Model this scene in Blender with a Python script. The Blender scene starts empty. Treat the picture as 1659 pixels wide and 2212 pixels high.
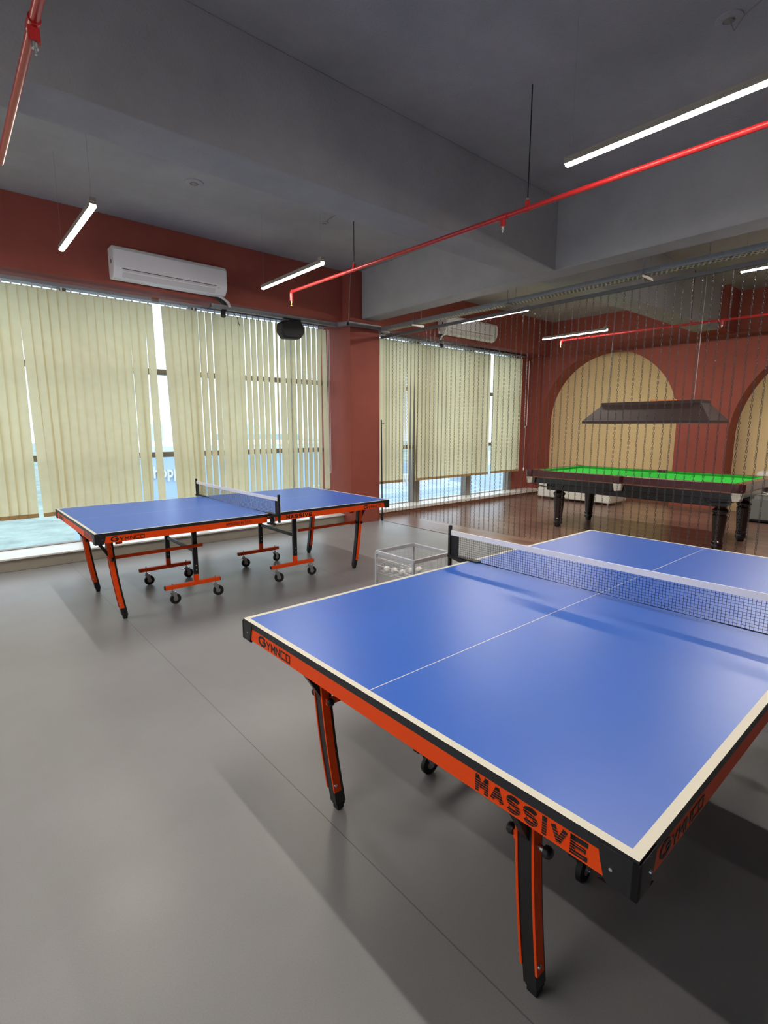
import bpy, bmesh, math, random
from mathutils import Vector, Matrix
random.seed(7)
C = bpy.context.scene.collection
PI = math.pi

# ------------------------------------------------------------------ materials
def srgb(r, g, b):
    f = lambda c: (c/255/12.92) if c/255 <= .04045 else ((c/255+.055)/1.055)**2.4
    return (f(r), f(g), f(b), 1)

def mat(name, col, rough=.5, metal=0, noise=0, nscale=8, bump=0, bscale=60, spec=.5, emis=None, estr=0, coat=0):
    m = bpy.data.materials.new(name); m.use_nodes = True
    nt = m.node_tree; N = nt.nodes; L = nt.links
    b = N['Principled BSDF']
    b.inputs['Base Color'].default_value = col
    b.inputs['Roughness'].default_value = rough
    b.inputs['Metallic'].default_value = metal
    b.inputs['Specular IOR Level'].default_value = spec
    if coat:
        b.inputs['Coat Weight'].default_value = coat; b.inputs['Coat Roughness'].default_value = .15
    if emis:
        b.inputs['Emission Color'].default_value = emis; b.inputs['Emission Strength'].default_value = estr
    if noise or bump:
        tc = N.new('ShaderNodeTexCoord')
    if noise:
        n = N.new('ShaderNodeTexNoise'); n.inputs['Scale'].default_value = nscale; n.inputs['Detail'].default_value = 6
        n.inputs['Roughness'].default_value = .65
        L.new(tc.outputs['Object'], n.inputs['Vector'])
        mr = N.new('ShaderNodeMapRange'); mr.inputs['From Min'].default_value = .3; mr.inputs['From Max'].default_value = .7
        mr.inputs['To Min'].default_value = 1-noise; mr.inputs['To Max'].default_value = 1+noise
        L.new(n.outputs['Fac'], mr.inputs['Value'])
        mx = N.new('ShaderNodeVectorMath'); mx.operation = 'SCALE'; mx.inputs[0].default_value = col[:3]
        L.new(mr.outputs['Result'], mx.inputs['Scale']); L.new(mx.outputs['Vector'], b.inputs['Base Color'])
    if bump:
        n2 = N.new('ShaderNodeTexNoise'); n2.inputs['Scale'].default_value = bscale; n2.inputs['Detail'].default_value = 4
        L.new(tc.outputs['Object'], n2.inputs['Vector'])
        bp = N.new('ShaderNodeBump'); bp.inputs['Strength'].default_value = bump; bp.inputs['Distance'].default_value = .01
        L.new(n2.outputs['Fac'], bp.inputs['Height']); L.new(bp.outputs['Normal'], b.inputs['Normal'])
    return m

M = {}
M['ceil'] = mat('ceiling_paint', srgb(160,160,163), .9, noise=.1, nscale=1.6, bump=.35, bscale=70, spec=.2)
M['red'] = mat('red_paint', srgb(152,80,69), .75, noise=.07, nscale=3, bump=.15, bscale=120, spec=.3)
M['cream'] = mat('cream_paint', srgb(224,198,150), .75, noise=.04, nscale=3, spec=.3)
M['darkwall'] = mat('rear_wall_paint', srgb(62,58,60), .8, spec=.3)
M['sill'] = mat('sill_stone', srgb(226,224,218), .3, noise=.04, nscale=5)
M['parapet'] = mat('parapet_plaster', srgb(152,146,135), .8, noise=.08, nscale=4, bump=.2)
M['woodtrim'] = mat('wood_skirting', srgb(128,84,62), .45, noise=.15, nscale=9)
M['alu'] = mat('window_aluminium', srgb(140,134,128), .5, .3)
M['galv'] = mat('galvanised_steel', srgb(150,153,158), .6, .6, noise=.12, nscale=20)
M['headrail'] = mat('headrail_grey', srgb(150,152,158), .45, .4)
M['black'] = mat('black_powder_coat', srgb(22,22,25), .38)
M['railgrey'] = mat('rail_grey', srgb(92,92,98), .6)
M['trayfloor_lit'] = mat('tray_floor_lamplit', srgb(214,208,186), .55, .2)  # galvanised tray floor, warm lamp reflection painted into its colour
M['blackplastic'] = mat('black_plastic', srgb(26,26,29), .5, bump=.1, bscale=300)
M['rubber'] = mat('black_rubber', srgb(20,20,22), .6)
M['orange'] = mat('orange_paint', (1,.08,.0,1), .5, spec=.3)
M['chrome'] = mat('chrome', srgb(215,215,220), .2, 1)
M['zinc'] = mat('zinc_plate', srgb(190,190,192), .35, .9)
M['white'] = mat('white_plastic', srgb(228,228,232), .35)
M['acgrey'] = mat('ac_louvre', srgb(205,204,205), .4)
M['line'] = mat('white_line', srgb(216,214,200), .5)
M['edge'] = mat('table_edge_black', srgb(34,34,40), .5)
M['netband'] = mat('net_tape_white', srgb(235,235,245), .7)
M['net'] = mat('net_cord', srgb(22,24,34), .7)
M['pipe'] = mat('fire_pipe_red', srgb(178,36,38), .3)
M['chain'] = mat('dark_steel_chain', srgb(84,80,84), .55, .5)
M['darkwood'] = mat('mahogany_rail', srgb(74,28,32), .3, noise=.2, nscale=12, coat=.4)
M['blackwood'] = mat('ebony_leg', srgb(30,20,22), .22, coat=.5)
M['cloth'] = mat('green_cloth', srgb(48,170,60), .9, bump=.1, bscale=400, spec=.1)
M['leather'] = mat('pocket_leather_white', srgb(225,222,212), .6)
M['whitefab'] = mat('white_upholstery', srgb(222,218,208), .7)
M['greyfab'] = mat('grey_upholstery', srgb(118,120,116), .85, noise=.08, nscale=40)
M['shade'] = mat('lampshade_brown', srgb(46,27,27), .6, noise=.15, nscale=10)
M['brass'] = mat('brass_tab', srgb(205,185,95), .35, .7)
M['ball'] = mat('white_ball', srgb(240,240,238), .35)
M['cream_label'] = mat('duct_tape_white', srgb(215,215,215), .6)
M['glowbox'] = mat('vent_glow_orange', srgb(230,140,70), .5)  # colour of the orange glow on top of the pool lamp
M['lamp'] = mat('led_tube_warm', (1,.9,.72,1), .5, emis=(1,.9,.78,1), estr=128)
M['lampcool'] = mat('led_tube_neutral', (1,.95,.85,1), .5, emis=(1,.93,.84,1), estr=200)
M['poollamp'] = mat('pool_lamp_tube', (1,1,1,1), .5, emis=(1,.97,.88,1), estr=22)

# table blue with soft mottling
M['blue'] = mat('table_blue', srgb(45,100,200), .36, noise=.04, nscale=2.2, spec=.55)

def floor_vinyl():
    m = mat('vinyl_grey', srgb(138,138,135), .36, spec=.45)
    nt = m.node_tree; N = nt.nodes; L = nt.links; b = N['Principled BSDF']
    tc = N.new('ShaderNodeTexCoord')
    n = N.new('ShaderNodeTexNoise'); n.inputs['Scale'].default_value = 1.3; n.inputs['Detail'].default_value = 7; n.inputs['Roughness'].default_value = .6
    L.new(tc.outputs['Object'], n.inputs['Vector'])
    n2 = N.new('ShaderNodeTexNoise'); n2.inputs['Scale'].default_value = 220; L.new(tc.outputs['Object'], n2.inputs['Vector'])
    r = N.new('ShaderNodeMapRange'); r.inputs['From Min'].default_value=.3; r.inputs['From Max'].default_value=.7
    r.inputs['To Min'].default_value=.93; r.inputs['To Max'].default_value=1.07; L.new(n.outputs['Fac'], r.inputs['Value'])
    r2 = N.new('ShaderNodeMapRange'); r2.inputs['From Min'].default_value=.3; r2.inputs['From Max'].default_value=.7
    r2.inputs['To Min'].default_value=.95; r2.inputs['To Max'].default_value=1.05; L.new(n2.outputs['Fac'], r2.inputs['Value'])
    mu = N.new('ShaderNodeMath'); mu.operation='MULTIPLY'; L.new(r.outputs[0], mu.inputs[0]); L.new(r2.outputs[0], mu.inputs[1])
    # welded seams of the sheet, every 2 m, a slight wobble
    sx = N.new('ShaderNodeSeparateXYZ'); L.new(tc.outputs['Object'], sx.inputs[0])
    prev = mu.outputs[0]
    for x0 in (-.99, 1.0, 3.0):
        d = N.new('ShaderNodeMath'); d.operation='SUBTRACT'; L.new(sx.outputs['X'], d.inputs[0]); d.inputs[1].default_value = x0
        a = N.new('ShaderNodeMath'); a.operation='ABSOLUTE'; L.new(d.outputs[0], a.inputs[0])
        g = N.new('ShaderNodeMapRange'); g.inputs['From Min'].default_value=.0012; g.inputs['From Max'].default_value=.003
        g.inputs['To Min'].default_value=.55; g.inputs['To Max'].default_value=1; L.new(a.outputs[0], g.inputs['Value'])
        q = N.new('ShaderNodeMath'); q.operation='MULTIPLY'; L.new(prev, q.inputs[0]); L.new(g.outputs[0], q.inputs[1]); prev = q.outputs[0]
    s = N.new('ShaderNodeVectorMath'); s.operation='SCALE'; s.inputs[0].default_value = srgb(140,141,145)[:3]
    L.new(prev, s.inputs['Scale']); L.new(s.outputs['Vector'], b.inputs['Base Color'])
    # scuffs change the gloss
    n3 = N.new('ShaderNodeTexNoise'); n3.inputs['Scale'].default_value = 3; n3.inputs['Detail'].default_value = 8
    L.new(tc.outputs['Object'], n3.inputs['Vector'])
    r3 = N.new('ShaderNodeMapRange'); r3.inputs['To Min'].default_value=.3; r3.inputs['To Max'].default_value=.42; L.new(n3.outputs['Fac'], r3.inputs['Value'])
    L.new(r3.outputs[0], b.inputs['Roughness'])
    return m
M['vinyl'] = floor_vinyl()

def floor_wood():
    m = mat('wood_floor_planks', srgb(110,78,66), .3, spec=.5)
    nt = m.node_tree; N = nt.nodes; L = nt.links; b = N['Principled BSDF']
    tc = N.new('ShaderNodeTexCoord'); mp = N.new('ShaderNodeMapping'); mp.inputs['Rotation'].default_value = (0,0,PI/2)
    L.new(tc.outputs['Object'], mp.inputs['Vector'])
    br = N.new('ShaderNodeTexBrick'); br.inputs['Scale'].default_value = 1; br.inputs['Brick Width'].default_value = 1.2
    br.inputs['Row Height'].default_value = .125; br.inputs['Mortar Size'].default_value = .0015; br.offset = .37
    br.inputs['Color1'].default_value = srgb(134,104,90); br.inputs['Color2'].default_value = srgb(100,76,68); br.inputs['Mortar'].default_value = srgb(40,28,24)
    L.new(mp.outputs[0], br.inputs['Vector'])
    mp2 = N.new('ShaderNodeMapping'); mp2.inputs['Scale'].default_value = (30,1.6,1); L.new(tc.outputs['Object'], mp2.inputs['Vector'])
    n = N.new('ShaderNodeTexNoise'); n.inputs['Scale'].default_value = 1.2; n.inputs['Detail'].default_value = 8; L.new(mp2.outputs[0], n.inputs['Vector'])
    r = N.new('ShaderNodeMapRange'); r.inputs['From Min'].default_value=.3; r.inputs['From Max'].default_value=.7; r.inputs['To Min'].default_value=.7; r.inputs['To Max'].default_value=1.3
    L.new(n.outputs['Fac'], r.inputs['Value'])
    s = N.new('ShaderNodeVectorMath'); s.operation='SCALE'; L.new(br.outputs['Color'], s.inputs[0]); L.new(r.outputs[0], s.inputs['Scale'])
    L.new(s.outputs['Vector'], b.inputs['Base Color'])
    return m
M['woodfloor'] = floor_wood()

def vane_mat(name, col, tcol, tw=.5):
    m = bpy.data.materials.new(name); m.use_nodes = True; nt = m.node_tree; N = nt.nodes; L = nt.links
    N.remove(N['Principled BSDF']); out = N['Material Output']
    tc = N.new('ShaderNodeTexCoord')
    n = N.new('ShaderNodeTexNoise'); n.inputs['Scale'].default_value = 9; n.inputs['Detail'].default_value = 5; L.new(tc.outputs['Object'], n.inputs['Vector'])
    r = N.new('ShaderNodeMapRange'); r.inputs['To Min'].default_value=.9; r.inputs['To Max'].default_value=1.08; L.new(n.outputs['Fac'], r.inputs['Value'])
    d = N.new('ShaderNodeBsdfDiffuse'); t = N.new('ShaderNodeBsdfTranslucent')
    for node, c in ((d,col),(t,tcol)):
        s = N.new('ShaderNodeVectorMath'); s.operation='SCALE'; s.inputs[0].default_value = c[:3]; L.new(r.outputs[0], s.inputs['Scale'])
        L.new(s.outputs['Vector'], node.inputs['Color'])
    mx = N.new('ShaderNodeMixShader'); mx.inputs[0].default_value = tw
    L.new(d.outputs[0], mx.inputs[1]); L.new(t.outputs[0], mx.inputs[2]); L.new(mx.outputs[0], out.inputs['Surface'])
    return m
M['vane'] = vane_mat('cream_blind_fabric', srgb(226,216,186), srgb(236,226,186), .55)
M['hem'] = vane_mat('blind_weight_pocket', srgb(196,168,120), srgb(190,150,95), .25)

def glass():
    m = bpy.data.materials.new('window_glass'); m.use_nodes = True; nt = m.node_tree; N = nt.nodes; L = nt.links
    N.remove(N['Principled BSDF']); out = N['Material Output']
    t = N.new('ShaderNodeBsdfTransparent'); t.inputs['Color'].default_value = (.93,.97,1,1)
    g = N.new('ShaderNodeBsdfGlossy'); g.inputs['Roughness'].default_value = .02
    lw = N.new('ShaderNodeLayerWeight'); lw.inputs['Blend'].default_value = .5
    fr = N.new('ShaderNodeMath'); fr.operation='POWER'; L.new(lw.outputs['Facing'], fr.inputs[0]); fr.inputs[1].default_value = 4
    mx = N.new('ShaderNodeMixShader'); L.new(fr.outputs[0], mx.inputs[0]); L.new(t.outputs[0], mx.inputs[1]); L.new(g.outputs[0], mx.inputs[2])
    L.new(mx.outputs[0], out.inputs['Surface'])
    return m
M['glass'] = glass()

# ------------------------------------------------------------------ mesh builder
class MB:
    def __init__(s): s.v=[]; s.f=[]; s.m=[]; s.mats=[]
    def mi(s, m):
        if m is None: m = s.mats[0] if s.mats else M['white']
        if m not in s.mats: s.mats.append(m)
        return s.mats.index(m)
    def add(s, vs, fs, m=None, T=None):
        k = s.mi(m); o = len(s.v)
        for p in vs:
            p = Vector(p)
            s.v.append(tuple(T @ p) if T else tuple(p))
        for f in fs: s.f.append([i+o for i in f]); s.m.append(k)
        return s
    def box(s, x0, x1, y0, y1, z0, z1, m=None, T=None):
        vs = [(x,y,z) for z in (z0,z1) for y in (y0,y1) for x in (x0,x1)]
        return s.add(vs, [(0,2,3,1),(4,5,7,6),(0,1,5,4),(2,6,7,3),(0,4,6,2),(1,3,7,5)], m, T)
    def bar(s, a, b, w, h, m=None, up=(0,0,1)):
        """rectangular bar from a to b, w across, h along up"""
        a = Vector(a); b = Vector(b); d = (b-a).normalized(); u = Vector(up)
        if abs(d.dot(u)) > .99: u = Vector((1,0,0))
        r = d.cross(u).normalized(); u = r.cross(d).normalized()
        vs = [p + r*i*w/2 + u*j*h/2 for p in (a,b) for (i,j) in ((-1,-1),(1,-1),(1,1),(-1,1))]
        return s.add(vs, [(3,2,1,0),(4,5,6,7),(0,1,5,4),(1,2,6,5),(2,3,7,6),(3,0,4,7)], m)
    def tube(s, pts, r, m=None, n=8, cap=True, closed=False, rs=None):
        pts = [Vector(p) for p in pts]; k = len(pts); vs=[]; fs=[]
        prevu = None
        for i,p in enumerate(pts):
            if closed: d = (pts[(i+1)%k]-pts[i-1]).normalized()
            elif i==0: d = (pts[1]-pts[0]).normalized()
            elif i==k-1: d = (pts[-1]-pts[-2]).normalized()
            else: d = (pts[i+1]-pts[i-1]).normalized()
            if prevu is None:
                u = Vector((0,0,1)) if abs(d.z)<.9 else Vector((1,0,0))
                u = (u - d*u.dot(d)).normalized()
            else: u = (prevu - d*prevu.dot(d)).normalized()
            prevu = u; w = d.cross(u); rr = rs[i] if rs else r
            for j in range(n):
                a = 2*PI*j/n; vs.append(p + (u*math.cos(a)+w*math.sin(a))*rr)
        for i in range(k if closed else k-1):
            for j in range(n):
                a=i*n+j; b=i*n+(j+1)%n; i2=(i+1)%k
                fs.append((a, b, i2*n+(j+1)%n, i2*n+j))
        if cap and not closed:
            fs.append(tuple(range(n))[::-1]); fs.append(tuple((k-1)*n+j for j in range(n)))
        return s.add(vs, fs, m)
    def lathe(s, prof, m=None, n=24, T=None, cap=True):
        vs=[]; fs=[]
        for (r,z) in prof:
            for j in range(n):
                a=2*PI*j/n; vs.append((r*math.cos(a), r*math.sin(a), z))
        for i in range(len(prof)-1):
            for j in range(n):
                fs.append((i*n+j, i*n+(j+1)%n, (i+1)*n+(j+1)%n, (i+1)*n+j))
        if cap:
            fs.append(tuple(range(n))[::-1]); fs.append(tuple((len(prof)-1)*n+j for j in range(n)))
        return s.add(vs, fs, m, T)
    def prism(s, poly, h0, h1, m=None, T=None):
        """poly (x,y) counter-clockwise, extruded along z"""
        n=len(poly); vs=[(x,y,h0) for x,y in poly]+[(x,y,h1) for x,y in poly]
        fs=[tuple(range(n))[::-1], tuple(range(n,2*n))]+[(i,(i+1)%n,(i+1)%n+n,i+n) for i in range(n)]
        return s.add(vs, fs, m, T)
    def build(s, name, m=None, parent=None, bevel=0, smooth=None, seg=2):
        me = bpy.data.meshes.new(name); me.from_pydata([tuple(v) for v in s.v], [], s.f)
        mats = s.mats or [m or M['white']]
        if m is not None and s.mats and len(s.mats)==1 and s.mats[0]==M['white']: mats=[m]
        for q in mats: me.materials.append(q)
        for p,k in zip(me.polygons, s.m): p.material_index = k
        me.validate(); me.update()
        if smooth:
            for p in me.polygons: p.use_smooth = True
            me.set_sharp_from_angle(angle=math.radians(smooth))
        o = bpy.data.objects.new(name, me); C.objects.link(o)
        if bevel:
            md = o.modifiers.new('bevel','BEVEL'); md.width = bevel; md.segments = seg; md.limit_method='ANGLE'; md.angle_limit=math.radians(40)
        if parent is not None: o.parent = parent
        return o

def tag(o, label=None, cat=None, group=None, kind=None):
    if label: o['label']=label
    if cat: o['category']=cat
    if group: o['group']=group
    if kind: o['kind']=kind
    return o
def empty(name, loc=(0,0,0), rz=0, **k):
    o = bpy.data.objects.new(name, None); o.location=loc; o.rotation_euler=(0,0,rz); o.empty_display_size=.1
    C.objects.link(o); return tag(o, **k)
def struct(o): o['kind']='structure'; return o
def copy_tree(o, parent=None):
    kids = [c for c in KIDS(o)]
    c = o.copy(); C.objects.link(c)
    if parent is not None: c.parent = parent
    for k in kids: copy_tree(k, c)
    return c
def KIDS(o): return [x for x in bpy.data.objects if x.parent == o]

def text_geo(txt, h, width=None, bold=0.0, depth=.0008, shear=0):
    """text in the XY plane, lower left at 0,0; returns verts and faces"""
    cu = bpy.data.curves.new('lettering','FONT'); cu.body = txt; cu.size = 1; cu.offset = bold; cu.extrude = .02
    cu.resolution_u = 4; cu.shear = shear
    ob = bpy.data.objects.new('lettering', cu); C.objects.link(ob)
    dg = bpy.context.evaluated_depsgraph_get(); me = bpy.data.meshes.new_from_object(ob.evaluated_get(dg))
    vs = [v.co.copy() for v in me.vertices]; fs = [tuple(p.vertices) for p in me.polygons]
    bpy.data.objects.remove(ob); bpy.data.curves.remove(cu); bpy.data.meshes.remove(me)
    x0=min(v.x for v in vs); x1=max(v.x for v in vs); y0=min(v.y for v in vs); y1=max(v.y for v in vs)
    sy = h/(y1-y0); sx = (width/(x1-x0)) if width else sy
    return [Vector(((v.x-x0)*sx,(v.y-y0)*sy,(v.z+.02)/.04*depth)) for v in vs], fs

def _arc(cx,cy,rx,ry,a0,a1,n=14):
    return [(cx+rx*math.cos(math.radians(a0+(a1-a0)*i/n)), cy+ry*math.sin(math.radians(a0+(a1-a0)*i/n))) for i in range(n+1)]
GLYPH = {'Y':[[(0,1),(.5,.45),(1,1)],[(.5,.5),(.5,0)]], 'M':[[(0,0),(0,1),(.5,.3),(1,1),(1,0)]], 'N':[[(0,0),(0,1),(1,0),(1,1)]],
 'C':[[(1,1),(0,1),(0,0),(1,0)]], 'O':[[(0,0),(0,1),(1,1),(1,0),(0,0)]], 'A':[[(0,0),(.5,1),(1,0)],[(.2,.3),(.8,.3)]],
 'S':[_arc(.5,.76,.5,.24,25,270,10)+_arc(.5,.26,.5,.26,90,-155,10)], 'I':[[(.5,0),(.5,1)]], 'V':[[(0,1),(.5,0),(1,1)]],
 'E':[[(1,1),(0,1),(0,0),(1,0)],[(0,.5),(.85,.5)]], 'G':[_arc(.5,.5,.5,.5,35,340,20)+[(.97,.48),(.55,.48)]]}
def block_geo(txt, h, width, t=.2, depth=.0008):
    """block letters drawn as stroked outlines"""
    n=len(txt); adv=width/(n-.0)*1.0; gap=adv*.17; vs=[]; fs=[]; T=t*h
    wt=[.45 if c=='I' else 1 for c in txt]; unit=(width-gap*(n-1))/sum(wt); x=0
    for c,q in zip(txt,wt):
        w=unit*q
        for line in GLYPH[c]:
            P=[(x+T/2+px*(w-T), T/2+py*(h-T)) for px,py in line]
            for (a,b) in zip(P,P[1:]):
                dx,dy=b[0]-a[0],b[1]-a[1]; L=math.hypot(dx,dy) or 1; ux,uy=dx/L,dy/L
                e=T*.5 if len(line)<8 and (abs(ux)<.05 or abs(uy)<.05) else T*.12
                A=(a[0]-ux*e,a[1]-uy*e); B=(b[0]+ux*e,b[1]+uy*e); nx,ny=-uy*T/2,ux*T/2; k=len(vs)
                if nx*0+1:
                    for z in (0,depth):
                        for p,sg in ((A,1),(A,-1),(B,-1),(B,1)): vs.append(Vector((p[0]+nx*sg,min(max(p[1]+ny*sg,0),h),z)))
                fs += [(k+4,k+5,k+6,k+7),(k,k+3,k+2,k+1),(k,k+1,k+5,k+4),(k+1,k+2,k+6,k+5),(k+2,k+3,k+7,k+6),(k+3,k,k+4,k+7)]
        x+=w+gap
    return vs,fs

# frames for lettering on vertical faces
def face_T(origin, right, up=(0,0,1)):
    r = Vector(right).normalized(); u = Vector(up); n = r.cross(u)
    return Matrix(((r.x,u.x,n.x,origin[0]),(r.y,u.y,n.y,origin[1]),(r.z,u.z,n.z,origin[2]),(0,0,0,1)))

# ------------------------------------------------------------------ the room
ZC = 3.77           # slab soffit
ZB = 3.09           # beam soffit
XW = 10.5           # arch wall front
def sbox(name, x0,x1,y0,y1,z0,z1, m, bevel=0):
    b = MB(); b.box(x0,x1,y0,y1,z0,z1,m); return struct(b.build(name, bevel=bevel))

sbox('floor', -7.0, 5.4, -4, 7.3, -.1, 0, M['vinyl'])
sbox('floor', 5.4, 11.4, -4, 7.3, -.1, .0, M['woodfloor'])
sbox('trim_1', 5.392, 5.408, -4, 6.3, 0, .003, M['black'])
# ceiling slab
sbox('ceiling', -7.0, 11.4, -4, 7.3, ZC, ZC+.15, M['ceil'])
# beams: names of the setting
sbox('trim_2', -7.0, 5.0, 3.11, 3.45, ZB, ZC, M['ceil'], .006)
sbox('trim_3', 5.0, 5.27, -4, 6.3, ZB, ZC, M['ceil'], .006)
sbox('trim_4', 5.27, 9.9, 3.11, 3.45, ZB, ZC, M['ceil'], .006)
sbox('trim_5', 9.9, XW, 3.0, 3.5, ZB, ZC, M['red'], .004)
sbox('trim_6', -7.0, 5.0, -2.9, -2.56, ZB, ZC, M['ceil'], .006)
# walls out of view
sbox('wall_rear', -7.0, 11.4, -4.15, -4, 0, ZC, M['darkwall'])
sbox('wall_left', -7.15, -7.0, -4, 7.3, 0, .4, M['darkwall']); sbox('wall_left', -7.15, -7.0, -4, 7.3, 1.6, ZC, M['darkwall'])
# window wall: lintel, pillar, parapet and sills
sbox('wall_window', -7.0, 4.8, 6.52, 7.15, 3.06, ZC, M['red'], .004)
sbox('wall_window', 5.37, XW, 6.52, 7.15, 3.06, ZC, M['red'], .004)
sbox('wall_window', 9.78, XW, 6.93, 7.15, 0.12, 3.06, M['red'])
b = MB(); b.box(4.8,5.37,6.33,7.15,0,ZC,M['red'])
struct(b.build('wall_pillar', bevel=.006))
sbox('wall_parapet', -7.0, 4.8, 6.52, 7.15, 0, .125, M['parapet'], .006)
sbox('trim_7', -7.0, 4.8, 6.5, 7.0, .125, .145, M['sill'], .004)
sbox('trim_8', 5.37, 10.42, 6.6, 7.15, .06, .115, M['sill'], .004)
sbox('baseboard_window', 5.37, 10.42, 6.62, 7.15, 0, .06, M['woodtrim'])
# pillar strip at the far corner

# arch wall: front skin with two openings and the cream wall behind
def arch_wall():
    b = MB(); X0, X1 = XW, XW+.42
    top = ZC
    def arch_pts(y0, y1, zs, n=40):
        cy=(y0+y1)/2; r=(y1-y0)/2
        return [(cy - r*math.cos(PI*i/n), zs + 1.35/1.0*0 + r*math.sin(PI*i/n)) for i in range(n+1)]
    openings = [(-.55, 2.98, 1.32, 1.76), (3.83, 6.7, 1.62, 1.43)]
    ys = -4.0
    for (y0,y1,zs,hh) in openings:
        # solid pier before the opening
        b.box(X0,X1,ys,y0,0,top,M['red'])
        cy=(y0+y1)/2; r=(y1-y0)/2; n=48
        P=[(cy-r*math.cos(PI*i/n), zs+hh*math.sin(PI*i/n)) for i in range(n+1)]
        for i in range(n):
            (ya,za),(yb,zb)=P[i],P[i+1]
            b.add([(X0,ya,za),(X0,yb,zb),(X0,yb,top),(X0,ya,top),(X1,ya,za),(X1,yb,zb),(X1,yb,top),(X1,ya,top)],
                  [(0,3,2,1),(4,5,6,7),(0,1,5,4)],M['red'])
        ys=y1
    b.box(X0,X1,ys,7.3,0,top,M['red'])
    o=b.build('wall_arches'); struct(o)
    sbox('wall_corner', X0-.07, X0-.001, 6.71, 6.929, 0, ZC, M['red'], .004)
    sbox('wall_right', X1, X1+.15, -4, 7.3, 0, ZC, M['cream'])
arch_wall()
sbox('baseboard_right', XW-.012, XW+.43, 2.97, 3.84, 0, .05, M['woodtrim'])
b = MB(); b.box(XW+.40, XW+.42, 3.83, 6.7, 0, .09, M['woodtrim']); struct(b.build('baseboard_niche'))

# windows
def window(name, x0, x1, mull, zbot):
    root = empty(name, ((x0+x1)/2, 6.95, zbot)); struct(root)
    T = -Vector(root.location)
    g = MB(); g.box(x0,x1,6.985,6.993,zbot,3.06,M['glass']); o=g.build('glass_pane', parent=root); o.location=T
    for x,w in mull:
        f = MB(); f.box(x-w/2,x+w/2,6.92,7.06,zbot,3.06,M['alu']); o=f.build('mullion', parent=root, bevel=.003); o.location=T
    for z in (1.15, 2.19):
        f = MB(); f.box(x0,x1,6.935,7.03,z-.033,z+.033,M['alu']); o=f.build('transom', parent=root, bevel=.003); o.location=T
    f = MB(); f.box(x0,x1,6.95,7.03,zbot,zbot+.008,M['alu']); f.box(x0,x1,6.93,7.04,3.03,3.06,M['alu'])
    o=f.build('frame', parent=root, bevel=.003); o.location=T
window('window_1', -7.0, 4.8, [(-6.0,.07),(-4.55,.07),(-3.1,.07),(-1.65,.07),(-.2,.07),(1.25,.07),(2.72,.07),(4.18,.07)], .145)
window('window_2', 5.37, 9.78, [(6.78,.17),(8.28,.15),(9.71,.13)], .115)

def added_side_window():  # unseen glazed wall, added to bring in light from the left
    root=empty('added_window_3',(-7.08,1.6,.4)); struct(root); L=-Vector(root.location)
    g=MB(); g.box(-7.085,-7.078,-4,7.3,.4,1.6,M['glass']); o=g.build('glass_pane',parent=root); o.location=L
    for y in (-3.9,-2.4,-.9,.6,2.1,3.6,5.1,6.6):
        f=MB(); f.box(-7.12,-7.02,y-.035,y+.035,.4,1.6,M['alu']); o=f.build('mullion',parent=root); o.location=L
added_side_window()

# ------------------------------------------------------------------ vertical blinds
def blind(name, x0, x1, ztop, zbot, phi, label, over=None, cord_x=None, open_=0, pitch=.0885, w=.101, rail=True, jit=3):
    root = empty(name, ((x0+x1)/2, 6.70, ztop), label=label, cat='blind', group=None)
    O = Vector(root.location)
    if rail:
        h = MB(); h.box(x0-.02-O.x, x1+.02-O.x, -.022, .022, .035, .075, M['headrail'])
        h.build('headrail', parent=root, bevel=.003)
    n = int(round((x1-x0)/pitch))
    over = over or {}
    for i in range(n):
        if over.get(i) == 'gone': continue
        xc = x0 + (i+.5)*pitch - O.x
        a0 = phi + random.uniform(-jit,jit); a1 = phi + open_ + random.uniform(-jit*1.6,jit*1.6); dx = random.uniform(-.004,.004)
        if i in over: a0, a1, dx = over[i]
        bm = MB(); K=14; vs=[]; seg=4
        H = ztop-zbot
        for k in range(K+1):
            t=k/K; z=-t*H; a=math.radians(a0+(a1-a0)*t + 1.2*math.sin(t*5+i)); x=xc+dx*t
            for j in range(seg+1):
                s=(j/seg-.5)*w; bow=.004*(1-(2*s/w)**2)
                vs.append((x+s*math.cos(a)+bow*math.sin(a)*-1, s*math.sin(a)-bow*math.cos(a), z))
        # fold the last row for the weight pocket
        fs=[];
        for k in range(K):
            for j in range(seg):
                p=k*(seg+1)+j; fs.append((p,p+1,p+seg+2,p+seg+1))
        bm.add(vs, fs, M['vane'])
        t=1; a=math.radians(a1+1.2*math.sin(5+i)); x=xc+dx
        c,s_=math.cos(a),math.sin(a); zz=-H
        T=Matrix(((c,-s_,0,x),(s_,c,0,-.001),(0,0,1,zz),(0,0,0,1)))
        bm.box(-w/2,w/2,-.004,.001,-.0,.045,M['hem'],T)
        # carrier hook at the top
        T2=Matrix(((1,0,0,xc),(0,1,0,0),(0,0,1,0),(0,0,0,1)))
        bm.box(-.008,.008,-.004,.004,-.012,.036,M['white'],T2)
        bm.build('vane', parent=root, smooth=50)
    return root
ZT = 2.945
blind('vertical_blind', -2.74, 2.10, ZT, .52, 10, 'long cream vertical blind, vanes closed, left of the tall bright gap',
      {37:(10,9,-.01), 38:(10,9,-.018), 39:(10,10,-.024), 40:(8,16,.028), 41:(14,-34,.03), 42:(6,8,.012), 49:(10,16,0.0), 52:(12,24,.012), 53:(6,52,-.02), 54:(12,14,.015)})
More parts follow.
